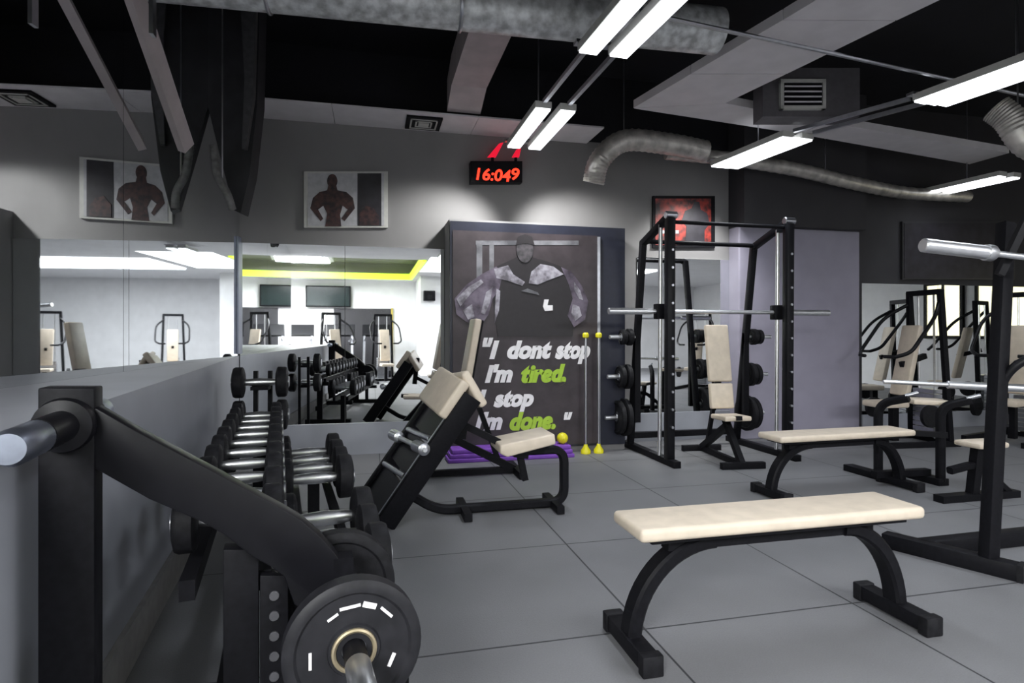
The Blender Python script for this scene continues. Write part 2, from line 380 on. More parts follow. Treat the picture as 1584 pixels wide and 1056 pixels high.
slab([(4.205, 4.80), (6.9, 5.15), (6.9, 5.6), (4.205, 5.15)], 3.2, 3.27, 'duct_body', DUCT, t)
# outlet grille on the front of the cross duct
g0, g1 = atT(1208, 122, 4.95), atT(1278, 168, 4.95)
t = thing('air_grille', 'small square air grille with pale frame on the side of a dark duct', 'vent', ((g0.x+g1.x)/2, g0.y, 3.2))
def plate(px0, py0, px1, py1, T, d, name, m, par):
    a, b, c, e = atT(px0, py0, T), atT(px1, py0, T), atT(px1, py1, T), atT(px0, py1, T)
    return MB().prism([a, b, c, e], V((s_, c_, 0))*d).build(name, m, par, smooth=False)
plate(1180, 105, 1330, 180, 4.99, .2, 'duct_box', mat('dark_duct', (.09, .085, .095), .6, noise=.1), t)
for (a, b, c, d) in ((1208, 122, 1278, 127), (1208, 163, 1278, 168), (1208, 122, 1213, 168), (1273, 122, 1278, 168)): plate(a, b, c, d, 4.95, .04, 'grille_frame', FRAMEW, t)
plate(1212, 126, 1274, 164, 4.965, .02, 'grille_core', BLACK, t)
for k in range(4): plate(1214, 132+k*8, 1272, 134+k*8, 4.955, .02, 'slat', DUCT, t)

# foil flexible ducts
def foil(pts, r, label, mt=None):
    path = [V(q) for q in pts]; 
    sm = []
    for i in range(len(path)-1):
        p0, p1, p2, p3 = path[max(i-1, 0)], path[i], path[i+1], path[min(i+2, len(path)-1)]
        for k in range(14):
            u = k/14; sm.append(.5*((2*p1)+(p2-p0)*u+(2*p0-5*p1+4*p2-p3)*u*u+(3*p1-p0-3*p2+p3)*u**3))
    m = MB(); n = 16; vs = []; N = len(sm); nn = None; prof = []
    k = n
    for i, p_ in enumerate(sm):
        tt = (sm[min(i+1, N-1)]-sm[max(i-1, 0)]).normalized()
        if nn is None: nn = tt.orthogonal().normalized()
        nn = (nn-tt*nn.dot(tt)).normalized(); uu = tt.cross(nn); rr = r*(1+.07*(i % 2))
        vs += [p_+(nn*math.cos(2*PI*j/n)+uu*math.sin(2*PI*j/n))*rr for j in range(n)]
    m.add(vs, [(i*k+j, i*k+(j+1) % k, (i+1)*k+(j+1) % k, (i+1)*k+j) for i in range(N-1) for j in range(k)]+[tuple(range(k))[::-1], tuple((N-1)*k+j for j in range(k))])
    o = tag(m.build('flexible_duct', mt or FOIL), label, 'duct')
    q_ = sm[len(sm)//2]; MB().cyl(V((q_.x, q_.y, q_.z+r*.9)), V((q_.x, q_.y, ZT)), .006, 6).build('hanger', STEEL, o)
    return o
foil([atT(918, 283, 5.75), atT(928, 248, 5.7), atT(965, 218, 5.7), atT(1030, 222, 5.8), atT(1092, 234, 5.95)], .10, 'foil flexible duct whose open end bends down right of the red clock')
foil([atT(1030, 236, 6.2), atT(1130, 246, 6.3), atT(1230, 262, 6.45), atT(1320, 283, 6.7), atT(1400, 298, 7.15), atT(1500, 304, 7.5)], .07, 'foil flexible duct along the top of the dark wall toward the right')
foil([atT(1540, 168, 4.6), atT(1562, 185, 4.55), atT(1590, 222, 4.5), atT(1640, 240, 4.5)], .10, 'short bent foil duct at the right edge above the long lamp')
# conduits
tag(MB().tube([(1.7, 3.3, 3.12), (3.0, 3.42, 3.10), (4.6, 3.62, 3.10), (6.9, 3.9, 3.1)], .014, 8).build('conduit_pipe', STEEL), 'thin grey conduit pipe crossing below the L-shaped duct', 'pipe')

# left corner: dark trunking and a leaning steel strut
t = thing('cable_trunking', 'dark trunking column hanging from the ceiling at the mirror corner', 'trunking', (-.98, 5.2, 2.4))
def pxprism(pts, T, d, name, m, par):
    ps = [atT(x, y, T) for x, y in pts]
    return MB().prism(ps, V((s_, c_, 0))*d).build(name, m, par, smooth=False)
pxprism([(300, -20), (402, -20), (398, 160), (386, 270), (372, 330), (362, 325), (340, 240), (318, 150)], 4.75, .14, 'trunking_body', mat('dark_trunking', (.02, .02, .024), .6, noise=.3, nscale=5), t)
pxprism([(372, 10), (396, 10), (392, 150), (380, 230), (374, 230), (378, 120)], 4.70, .04, 'side_plate', mat('dim_grey_steel', (.06, .06, .065), .5, noise=.2), t)
foil([atT(330, 225, 4.62), atT(336, 270, 4.62), atT(352, 300, 4.65), atT(360, 325, 4.7)], .028, 'thin foil hose hanging beside the dark trunking at the mirror corner', mat('dim_foil', (.13, .13, .13), .5, noise=.3))
t = thing('steel_strut', 'grey steel strut leaning down across the left mirror under the ceiling', 'strut', (-1.5, 4, 3.4))
pa, pb = atT(200, -30, 3.0), atT(288, 228, 3.9)
MB().beam(pa, pb, .10, .05, (s_, c_, 0)).build('strut_bar', DUCTB, t)
MB().beam(atT(236, -20, 3.05), atT(236, 55, 3.05), .02, .05, (1, 0, 0)).build('bracket', STEEL, t)

# ================================================================ LAMPS
def fixture(xc, y0, y1, label, dx=0, z=2.95, wide=False):
    t = thing('ceiling_lamp', label, 'lamp', (xc, (y0+y1)/2, z), 0, 'twin tube lamps on rails')
    a, b = V((xc-dx/2, y1, z)), V((xc+dx/2, y0, z))
    for sx in (-.1, .1):
        o_ = V((sx, 0, 0))
        MB().beam(a+o_, b+o_, .13, .05, (1, 0, 0)).build('lamp_housing', FRAMEW, t)
        MB().beam(a+o_+V((0, -.01, -.032)), b+o_+V((0, .01, -.032)), .115, .014, (1, 0, 0)).build('diffuser', LAMP, t)
    if wide: MB().beam(a+V((0, -.01, -.03)), b+V((0, .01, -.03)), .10, .02, (1, 0, 0)).build('diffuser', LAMP, t)
    MB().beam(a+V((0, -.03, .03)), a+V((0, .03, .03)), .36, .02, (1, 0, 0)).build('end_plate', STEEL, t)
    MB().cyl((xc, (y0+y1)/2, z+.02), (xc, (y0+y1)/2, ZT), .006, 6).build('hanger', STEEL, t)
    return t
fixture(1.385, 4.37, 5.36, 'twin tube lamp just above the red digital clock')
fixture(1.42, 2.35, 3.45, 'twin tube lamp at the top edge in the middle of the picture', .05)
fixture(3.62, 4.52, 5.50, 'twin tube lamp over the smith machine right of the foil duct', .1, wide=True)
fixture(4.16, 2.5, 3.62, 'big bright twin tube lamp at the top right edge', .16, wide=True)
fixture(6.80, 5.1, 6.0, 'farthest twin tube lamp, small, at the right below the others', .1)
fixture(1.45, .35, 1.0-.08, 'added twin tube fill lamp over the camera side of the room', 0, 2.72)  # made-up fixture around an added fill light
fixture(4.4, .3, 1.1, 'added twin tube fill lamp under the white ceiling, opposite the smith machine', 0, 2.775)  # housing invented to go with an added fill light
fixture(7.0, 2.5, 3.5, 'added twin tube fill lamp beyond the right edge above the low right mirror machines')  # out of view, added only to carry a fill light
def rail(x0, y0, x1, y1, label):
    t = thing('lamp_rail', label, 'rail', ((x0+x1)/2, (y0+y1)/2, 2.97))
    for sx in (-.1, .1): MB().beam((x0+sx, y0, 2.965), (x1+sx, y1, 2.965), .03, .03, (1, 0, 0)).build('rail_bar', STEEL, t)
rail(1.40, 3.47, 1.385, 4.35, 'pair of thin rails joining the two lamps in the middle of the ceiling')
rail(4.05, 3.66, 3.69, 4.48, 'pair of thin rails joining the two lamps on the right of the ceiling')

# ================================================================ WALL ITEMS
def flat(pts, Y, th, name, m, par): return MB().prism([atY(x, y, Y) for x, y in pts], (0, th, 0)).build(name, m, par, smooth=False)
def rectp(a, b, c, d): return [(a, b), (c, b), (c, d), (a, d)]
def ell(cx, cy, rx, ry, n=20, a0=0): return [(cx+rx*math.cos(2*PI*i/n), cy+ry*math.sin(2*PI*i/n)) for i in range(n)]
# poster
YP = 5.72
zp0, zp1 = .06, atY(695, 342, YP).z
t = thing('wall_poster', 'tall dark poster of a muscular man with a white and green quote', 'poster', ((xpl+x966)/2, YP, zp0))
MB().box((xpl+.005, YP-.025, zp0), (x966-.005, YP-.002, zp1)).build('backing_panel', PANELN, t)
xq = XatY(922, YP)
MB().box((xpl+.03, YP-.032, zp0+.02), (xq, YP-.025, zp1-.09)).build('poster_print', POSTER, t, smooth=False)
MB().box((xq, YP-.04, zp0), (xq+.03, YP-.025, zp1-.1)).build('edge_moulding', STEEL, t)
q = YP-.035
flat(rectp(736, 372, 895, 379), q, .003, 'printed_bar', PGREY, t)
flat(rectp(737, 379, 746, 440), q, .003, 'printed_bar', PGREY, t)
flat(rectp(757, 379, 764, 420), q, .003, 'printed_bar', PGREY, t)
fig = flat([(768, 412), (790, 402), (803, 396), (824, 398), (846, 404), (868, 412), (884, 428), (890, 455), (886, 520), (770, 520), (764, 470), (758, 440)], q-.003, .003, 'printed_man', SHIRT, t)
flat([(703, 462), (722, 440), (745, 424), (768, 412), (778, 424), (772, 448), (762, 462), (756, 486), (742, 506), (722, 498), (706, 486)], q-.006, .003, 'printed_arm', SKIN, fig)
flat([(868, 413), (884, 420), (900, 442), (910, 466), (905, 494), (888, 506), (878, 488), (886, 462), (880, 440)], q-.006, .003, 'printed_arm', SKIN, fig)
for st in ([(706, 462), (724, 444), (744, 432), (748, 437), (730, 452), (712, 474)], [(752, 452), (762, 444), (758, 468), (750, 486), (744, 484)], [(716, 480), (730, 470), (734, 490), (724, 494)], [(888, 436), (898, 450), (902, 464), (896, 462), (888, 448)], [(886, 470), (896, 474), (900, 488), (890, 496), (884, 484)], [(768, 446), (774, 450), (772, 480), (765, 500), (766, 470)]):
    flat(st, q-.009, .003, 'printed_highlight', SKINL, fig)
flat([(764, 416), (786, 410), (794, 424), (812, 436), (808, 442), (786, 434), (768, 430)], q-.0075, .003, 'printed_shoulder', SKINL, fig)
flat([(818, 438), (822, 420), (836, 408), (856, 412), (872, 424), (862, 428), (846, 434), (832, 440)], q-.0075, .003, 'printed_shoulder', SKINL, fig)
flat(ell(812, 386, 13, 20), q-.009, .003, 'printed_head', mat('print_head', (.03, .028, .032), .5, col2=(.09, .08, .09), nscale=20), fig)
flat([(798, 379), (801, 366), (812, 362), (823, 366), (827, 379), (812, 376)], q-.011, .003, 'printed_cap', SHIRT, fig)
flat([(842, 463), (849, 463), (847, 472), (855, 472), (855, 480), (843, 481), (840, 474)], q-.008, .003, 'printed_mark', PRINTW, fig)
flat([(806, 450), (816, 446), (832, 452), (834, 456), (816, 452)], q-.008, .003, 'printed_chain', PGREY, fig)
def ptext(body, px, py, hpx, m, sxx=1.0):
    p_ = atY(px, py, YP-.036); sz = hpx*(p_.y/ray(px, py).y)/F/.70
    text(body, sz, p_, FACE, m, t, 'quote_lettering', .28, .012*sz/.2, .001, sxx)
ptext('"', 741, 552, 27, PRINTW)
ptext('I', 757, 553, 25, PRINTW); ptext('dont', 783, 553, 25, PRINTW, 1.0); ptext('stop', 859, 553, 25, PRINTW, .86)
ptext("I'm", 750, 590, 24, PRINTW, 1.0); ptext('tired,', 805, 590, 25, LIME, .95)
ptext('I', 738, 628, 24, PRINTW); ptext('stop', 764, 628, 24, PRINTW, 1.0)
ptext("I'm", 734, 664, 24, PRINTW, 1.0); ptext('done.', 787, 664, 25, LIME, .93); ptext('"', 868, 662, 22, PRINTW)

# framed pictures
def picture(x0, y0, x1, y1, label, kind):
    Y = YB
    t = thing('framed_picture', label, 'picture', atY((x0+x1)/2, y1, Y-.01))
    flat(rectp(x0, y0, x1, y1), Y-.03, .028, 'picture_frame', FRAMEW if kind == 1 else BLACK, t)
    if kind == 1:
        flat(rectp(x0+6, y0+3, x1-6, y1-3), Y-.034, .004, 'print', PICW, t)
        flat(rectp(553, y0+3, 590, y1-3), Y-.036, .004, 'dark_panel', PICD, t)
        b = flat([(503, 350), (506, 330), (500, 318), (492, 324), (500, 338), (496, 342), (480, 322), (484, 306), (494, 297), (506, 294), (508, 286), (520, 286), (522, 294), (536, 297), (546, 306), (549, 322), (533, 342), (528, 338), (538, 324), (530, 318), (526, 332), (528, 350)], Y-.038, .004, 'printed_figure', PICB, t)
        flat(ell(514, 280, 8, 11), Y-.040, .004, 'printed_head', PICB, b)
        flat([(556, 348), (556, 330), (566, 318), (578, 322), (586, 334), (586, 348)], Y-.040, .004, 'printed_shape', PICB, t)
    else:
        flat(rectp(x0+4, y0+4, x1-6, y1-4), Y-.034, .004, 'print', PICR, t)
        flat([(1060, 378), (1062, 350), (1054, 342), (1060, 326), (1070, 322), (1074, 312), (1082, 312), (1084, 324), (1094, 330), (1098, 346), (1090, 356), (1090, 378)], Y-.038, .004, 'printed_figure', PICD, t)
        flat(rectp(1020, 356, 1050, 361), Y-.038, .004, 'printed_line', PICW, t)
    return t
picture(470, 265, 600, 352, 'framed bodybuilder picture, pale background, high on the wall left of the clock', 1)
picture(1010, 303, 1106, 383, 'dark red and black framed picture behind the top of the smith machine', 2)
t = thing('framed_picture', 'large dark unlit panel on the black wall behind the barbell at the right', 'picture', atY(1450, 430, YB-.02))
flat(rectp(1396, 342, 1570, 432), YB-.035, .028, 'picture_frame', mat('dark_frame', (.03, .03, .033), .4, noise=.1), t)
flat(rectp(1399, 345, 1567, 430), YB-.04, .006, 'print', PICD, t)

# red digital clock
t = thing('digital_clock', 'red glowing digital clock high on the wall above the poster', 'clock', (1.15, 5.6, 2.6))
YC = 5.97
flat(rectp(728, 249, 808, 282), YC, .1, 'clock_body', BLACK, t)
p_ = atY(732, 277, YC-.004)
text('16:04', .165, p_, FACE, REDLED, t, 'clock_digits', .15, .003, .002, 1.05)
text('9', .165, atY(789, 277, YC-.004), FACE, REDLED, t, 'clock_digits', .15, .003, .002, 1.1)
flat([(772, 222), (779, 220), (767, 243), (754, 243)], YC+.01, .02, 'red_reflection', REDDIM, t)  # glowing strips stand in for the clock's reflection under the lamp
flat([(799, 231), (806, 229), (803, 243), (792, 243)], YC+.01, .02, 'red_reflection', REDDIM, t)
flat(rectp(760, 243, 764, 250), YC+.015, .02, 'bracket', BLACK, t); flat(rectp(796, 243, 800, 250), YC+.015, .02, 'bracket', BLACK, t)  # arms made up to hold the reflection strips

# ================================================================ DUMBBELL RACK (foreground left)
uD = (432-CX)/F; D = V((s_+uD*c_, c_-uD*s_, 0)).normalized(); E = V((D.y, -D.x, 0))
O = V((-.652, 1.49, 0)); 
def onr(px, py, off=0):          # pixel -> point in the rack's end-frame plane moved by off along D
    d = ray(px, py); c0 = V((0, 0, H)); k = ((O + D*off) - c0).dot(D)/d.dot(D); return c0 + d*k
rk = thing('dumbbell_rack', 'black sloping dumbbell rack in the near left corner, with plate pegs', 'rack', (-.36, 1.6, 0))
tk = .07
MB().prism([onr(x, y) for x, y in ((58, 600), (146, 600), (146, 1400), (58, 1400))][:2] + [V((*onr(146, 600).xy, .05)), V((*onr(58, 600).xy, .05))], D*tk).build('upright', BLACK, rk, bevel=.004)
beam_px = [(143, 628), (211, 667), (270, 698), (329, 729), (399, 767), (440, 789), (468, 806), (498, 832), (518, 855), (533, 876), (538, 905), (530, 950), (490, 955), (455, 935), (440, 892), (418, 876), (390, 861), (348, 828), (313, 808), (277, 792), (230, 772), (143, 723)]
MB().prism([onr(x, y, .005) for x, y in beam_px], D*(tk-.01)).build('sloping_beam', BLACKG, rk, bevel=.004)
for (x0, x1, yt, nm_) in ((345, 400, 850, 'leg'), (402, 446, 890, 'leg')):
    a, b = onr(x0, yt, .02), onr(x1, yt, .02)
    MB().prism([a, b, V((*b.xy, .05)), V((*a.xy, .05))], D*.05).build(nm_, BLACK, rk, bevel=.003)
a, b = onr(402, 900, .014), onr(446, 900, .014); mid = (a+b)/2
for k in range(9): MB().cyl(V((mid.x, mid.y, .55-.05*k)), V((mid.x, mid.y, .55-.05*k))+D*.01, .012, 12).build('adjustment_hole', mat('worn_hole_rim', (.12, .12, .13), .4, .5, noise=.1), rk)
fb0 = O - E*.12 + D*tk/2; fb1 = O + E*.78 + D*tk/2
MB().beam(V((fb0.x, fb0.y, .03)), V((fb1.x, fb1.y, .03)), .07, .06, D).build('foot', BLACK, rk, bevel=.004)
# far end frame
L2 = 2.42
q0 = O + D*L2
for sgn, top in ((.335, .60), (.64, .37)):
    p0 = q0 + E*sgn
    MB().beam(V((p0.x, p0.y, 0)), V((p0.x, p0.y, top)), .05, .07, D).build('leg', BLACK, rk)
MB().beam(V(((q0+E*.15).x, (q0+E*.15).y, .03)), V(((q0+E*.74).x, (q0+E*.74).y, .03)), .07, .06, D).build('foot', BLACK, rk)
# tiers: (offset along E of dumbbell centre, z of centre, length along D)
T1e, T1z = .315, .705; T2e, T2z = .605, .455
for (e, z, nm_) in ((T1e, T1z, 'shelf'), (T2e, T2z, 'shelf')):
    for k in (-.085, .085):
        a = O+E*(e+k)+D*.05; b = O+E*(e+k)+D*(L2+.02); zz = z-.125
        MB().beam((a.x, a.y, zz), (b.x, b.y, zz), .035, .05, (E.x, E.y, 0)).build(nm_, BLACK, rk)
# brackets joining the low tier to the frames
for off in (.04, L2):
    a = O+E*.42+D*off; b = O+E*.76+D*off
    MB().beam((a.x, a.y, T2z-.18), (b.x, b.y, T2z-.18), .05, .05, D).build('shelf_bracket', BLACK, rk)
    if off < 1: continue
    a = O+E*.2+D*off; b = O+E*.45+D*off
    MB().beam((a.x, a.y, T1z-.175), (b.x, b.y, T1z-.175), .05, .05, D).build('shelf_bracket', BLACK, rk)
a = O+E*.30+D*.05; b = O+E*.30+D*L2
MB().beam((a.x, a.y, .2), (b.x, b.y, .2), .05, .06, D.cross(V((0, 0, 1)))).build('cross_rail', BLACK, rk)
# pegs
def peg(base, d, L, label):
    h = MB().lathe(base, d, [(0, .058), (.012, .06), (.03, .056), (.035, .034), (L-.13, .034)], 28).build('peg', BLACKG, rk); 
    MB().lathe(base+d*(L-.13), d, [(0, .030), (.005, .0335), (.115, .0335), (.13, .027)], 28).build('peg_tip', mat('peg_steel', (.34, .37, .45), .4, 1, noise=.1), h)
P1 = onr(102, 655); peg(V((P1.x, P1.y, 1.0)), -D, .30, '')
peg(V((P1.x, P1.y, 1.0))+D*(tk+.0), D, .20, '')
P2 = O+E*.59; P2 = V((P2.x, P2.y, .505))
h = MB().lathe(P2+D*0.0, -D, [(0, .045), (.03, .045), (.035, .025), (.30, .025)], 24).build('peg', BLACKG, rk)
MB().lathe(P2-D*.29, -D, [(0, .024), (.004, .027), (.12, .027), (.135, .022)], 24).build('peg_tip', CHROME, h)
MB().lathe(P2+D*tk, D, [(0, .045), (.03, .045), (.035, .025), (.16, .025)], 24).build('peg', BLACKG, rk)
MB().beam(P2+D*.03+V((0, 0, -.46)), P2+D*.03+V((0, 0, .12)), .05, .05, D).build('leg', BLACK, rk)

def plate_mb(R, th, hole=.027):
    prof = [(0, hole), (0, .055), (.006, .058), (.006, R*.80), (0, R*.84), (0, R-.012), (.008, R), (th-.008, R), (th, R-.012), (th, R*.84), (th-.006, R*.8), (th-.006, .058), (th, .055), (th, hole)]
    return prof
def plate_mesh(R, th, axis, c, m=RUBBER, name='plate_body', par=None):
    # open profile revolved: closes on itself through the bore
    a = V(c); t_ = V(axis).normalized(); mm = t_.orthogonal().normalized(); u = t_.cross(mm); prof = plate_mb(R, th); n = 48; vs = []
    for (d, r) in prof: vs += [a + t_*d + (mm*math.cos(2*PI*i/n)+u*math.sin(2*PI*i/n))*r for i in range(n)]
    N = len(prof); fs = [(i*n+j, i*n+(j+1) % n, ((i+1) % N)*n+(j+1) % n, ((i+1) % N)*n+j) for i in range(N) for j in range(n)]
    return MB().add(vs, fs).build(name, m, par)
DK = mat('dark_grey_rubber', (.015, .015, .018), .5, spec=.25, noise=.2, nscale=30)
t = thing('weight_plate', 'large black rubber weight plate facing the camera on the near rack peg', 'plate', P2-D*.22)
c0 = P2-D*.175
pb_ = plate_mesh(.150, .055, -D, c0, DK, 'plate_body', t)
MB().ring(c0-D*.054, -D, .044, .006).build('hub_ring', mat('brass_ring', (.5, .42, .28), .35, .8, noise=.1), t)
MB().lathe(c0-D*.048, -D, [(0, .041), (.004, .041), (.004, .028), (0, .028)], 28).build('steel_hub', STEEL, t)
for (ang, rad, wd, hd) in ((95, .095, .045, .006), (70, .098, .03, .012), (45, .10, .034, .006), (185, .092, .008, .036), (-25, .09, .03, .008), (120, .09, .025, .005)):
    a = math.radians(ang); cc = c0 - D*.0505 + E*(rad*math.cos(a)) + V((0, 0, rad*math.sin(a)))
    te = (E*(-math.sin(a)) + V((0, 0, math.cos(a)))) if ang != 185 else E
    if ang == 185: MB().beam(cc-V((0, 0, .018)), cc+V((0, 0, .018)), .006, .003, E).build('printed_mark', PRINTW, pb_)
    else: MB().beam(cc-te*(wd/2), cc+te*(wd/2), hd, .003, te.cross(D)).build('printed_mark', PRINTW, pb_)
t = thing('weight_plate', 'black weight plate on the hidden side of the rack beam, behind the near plate', 'plate', P2+D*.14)
plate_mesh(.15, .06, D, P2+D*.105, RUBBER, 'plate_body', t)

# dumbbells, lying across the tiers
def dumbbell(label, group):
    t = thing('dumbbell', label, 'dumbbell', (0, 0, 0), 0, group)
    m = LMB()
    m.lathe((-.085, 0, 0), (1, 0, 0), [(0, .017), (.03, .02), (.085, .023), (.14, .02), (.17, .017)], 16); m.build('handle', CHROME, t)
    for s in (-1, 1):
        h = LMB().lathe((s*.083, 0, 0), (s, 0, 0), [(0, .055), (.006, .078), (.012, .085), (.05, .085), (.06, .08), (.066, .06)], 28).build('head', RUBBER, t)
        LMB().lathe((s*.149, 0, 0), (s, 0, 0), [(0, .032), (.006, .032), (.008, .026)], 20).build('end_cap', STEEL, h)
    return t
ordn = ['nearest', 'second', 'third', 'fourth', 'fifth', 'sixth', 'seventh', 'eighth', 'ninth', 'farthest']
rz = math.atan2(E.y, E.x)
proto = dumbbell('x', 'dumbbells on the black rack')
first = True
for (e, z, scs, tier) in ((T1e, T1z, .95, 'upper'), (T2e, T2z, 1.08, 'lower')):
    nD = 10
    for k in range(nD):
        if tier == 'lower' and k in (0, 4, 5): continue
        off = .20 + k*.232
        c = O + E*e + D*off
        j = k if tier == 'upper' else (k-1 if k < 4 else k-3)
        nme = 'nearest' if j == 0 else 'farthest' if k == nD-1 else ordn[j]+' from the front'
        lab = 'black rubber dumbbell with chrome handle, %s on the %s rack tier' % (nme, tier)
        d = proto if first else dup(proto)
        d.location = (c.x, c.y, z + (.0 if tier == 'upper' else .012)); d.rotation_euler = (0, 0, rz); d['label'] = lab
        sc = scs*(1.0 if tier == 'upper' else (1.12 if k < 3 else 1.2)); d.scale = (sc*.95, sc if tier == 'upper' else sc, sc)
        first = False

# upright stand with two big dumbbells between the rack and the back mirror
cs = V((-.78, 4.70, 0))
t = thing('dumbbell_stand', 'short black stand carrying two big dumbbells at the end of the rack', 'rack', cs)
for sx in (-.05, .05): MB().beam(cs+V((sx, 0, .04)), cs+V((sx, .02, .92)), .03, .04, (1, 0, 0)).build('upright', BLACK, t)
MB().box((cs.x-.2, cs.y-.18, 0), (cs.x+.2, cs.y+.18, .05)).build('base', BLACK, t, bevel=.005)
for z_ in (.60, .84): MB().box((cs.x-.06, cs.y-.14, z_-.05), (cs.x+.06, cs.y+.02, z_-.025)).build('cradle', BLACK, t)
for z_, n_ in ((.60, 'lower'), (.84, 'upper')):
    d = dup(proto, (cs.x, cs.y-.09, z_+.004), math.radians(4), 'big black dumbbell on the small stand by the mirror, %s one' % n_); d.scale = (1.25, 1.3, 1.3)

# ================================================================ FLAT BENCHES
def flat_bench(name, label, W, wd, h, foot):
    t = thing(name, label, 'bench')
    LMB().box((0, -wd/2, h-.05), (W, wd/2, h)).build('pad', CREAM, t, bevel=.018, seg=4)
    LMB().box((.06, -wd*.36, h-.068), (W-.06, wd*.36, h-.05)).build('pad_board', BLACK, t)
    LMB().beam((.16, 0, h-.095), (W-.16, 0, h-.095), .06, .055, (0, 1, 0)).build('spine_tube', BLACK, t)
    for s, x0, x1 in ((-1, .02, .36), (1, W-.02, W-.30)):
        zt = h-.098; path = [(x1+(x0-x1)*math.sin(a_*PI/28), 0, .04+(zt-.04)*math.cos(a_*PI/28)) for a_ in range(15)]
        l = LMB().rtube(path, .085, .055, (0, 1, 0)).build('leg', BLACK, t)
        LMB().box((x0-.035, -foot/2, .012), (x0+.035, foot/2, .07)).build('foot_bar', BLACK, l, bevel=.004)
        for q in (-1, 1): LMB().box((x0-.04, q*(foot/2-.005)-.022, 0), (x0+.04, q*(foot/2-.005)+.022, .076)).build('foot_cap', RUBBER, l, bevel=.006)
    return t
b1 = flat_bench('flat_bench', 'large cream flat bench with black curved legs in the right foreground', 1.25, .26, .497, .34)
b1.location = (.935, 2.08, 0)
b2 = dup(b1, label='smaller-looking cream flat bench behind the foreground one, before the lilac column')
pq = atZ(1200, 772); b2.location = (pq.x-.02, pq.y+.05, 0); b2.rotation_euler = (0, 0, math.radians(1.5)); b2.scale = (.97, 1, .93)
for b_ in (b1, b2): b_['group'] = 'flat benches'

# ================================================================ PREACHER / SIT-UP BENCH
YM = 3.92
t = thing('curl_bench', 'black sloping exercise bench with cream saddle pad and seat, beside the dumbbells', 'bench', (.6, YM, 0))
A, B = V((.02, 0, .03)), V((.56, 0, .80)); dr = (B-A).normalized(); nr = V((-dr.z, 0, dr.x))
Wv = V((-.27, .963, 0))
def pk(u, w, n): return A+dr*u+nr*n+Wv*w+V((0, YM, 0))
Lp = (B-A).length
for w_ in (-.22, .27):
    MB().beam(pk(0, w_, 0), pk(Lp, w_, 0), .05, .13, Wv).build('side_rail', BLACK, t, bevel=.004)
for (u0, u1) in ((.03, .30), (.36, .60), (.64, .95)):
    MB().beam(pk(u0*.94, .025, .03), pk(u1*.94, .025, .03), .43, .03, Wv).build('slope_panel', BLACKG, t)
for u0 in (.325, .62): MB().cyl(pk(u0*.94, -.18, .05), pk(u0*.94, .24, .05), .02).build('cross_pin', STEEL, t)
MB().beam(pk(.02, -.222, .068), pk(.93, -.222, .068), .012, .005, Wv).build('edge_strip', STEEL, t)
MB().cyl(pk(.50, -.34, .10), pk(.50, .34, .10), .016).build('roller_bar', CHROME, t)
for (y0, y1) in ((-.33, -.15), (.14, .30)): MB().lathe(pk(.50, y0, .10), Wv, [(0, .02), (.01, .038), (.15, .038), (.16, .02)], 20).build('roller', STEEL, t)
# saddle pad (inverted V)
MB().beam(pk(.76, .0, .09), pk(1.03, .0, .09), .50, .07, Wv).build('arm_pad', CREAM, t, bevel=.02, seg=3)
pe = pk(1.03, .0, .10)
MB().beam(pe, pe+V((.13, 0, -.22)), .44, .06, Wv).build('arm_pad', CREAM, t, bevel=.02, seg=3)
MB().beam(V((.58, YM, .5)), V((.62, YM, .86)), .06, .06, (0, 1, 0)).build('pad_post', BLACK, t)
# seat
sp = [(.81, .42), (.81, .475), (1.18, .535), (1.19, .465), (.86, .395)]
MB().prism([(x, YM-.17, z) for x, z in sp], (0, .32, 0)).build('seat', CREAM, t, bevel=.012, seg=3)
# loop frame
path = fillet([(.92, YM, .40), (1.30, YM, .40), (1.30, YM, .035), (.42, YM, .035), (.17, YM, .20)], .10, 8)
MB().rtube(path, .06, .055, (0, 1, 0)).build('loop_frame', BLACK, t)
MB().beam((.97, YM, .44), (1.02, YM, .20), .05, .04, (0, 1, 0)).build('seat_post', BLACK, t)
MB().beam((1.0, YM, .47), (.98, YM, .36), .10, .10, (0, 1, 0)).build('seat_clamp', BLACK, t)
MB().beam((.58, YM, .60), (.98, YM, .39), .05, .045, (0, 1, 0)).build('strut', BLACK, t)
MB().beam((.60, YM-.2, .03), (.60, YM+.2, .03), .05, .05, (1, 0, 0)).build('foot_bar', BLACK, t)
MB().beam((1.22, YM-.18, .03), (1.22, YM+.18, .03), .05, .05, (1, 0, 0)).build('foot_bar', BLACK, t)

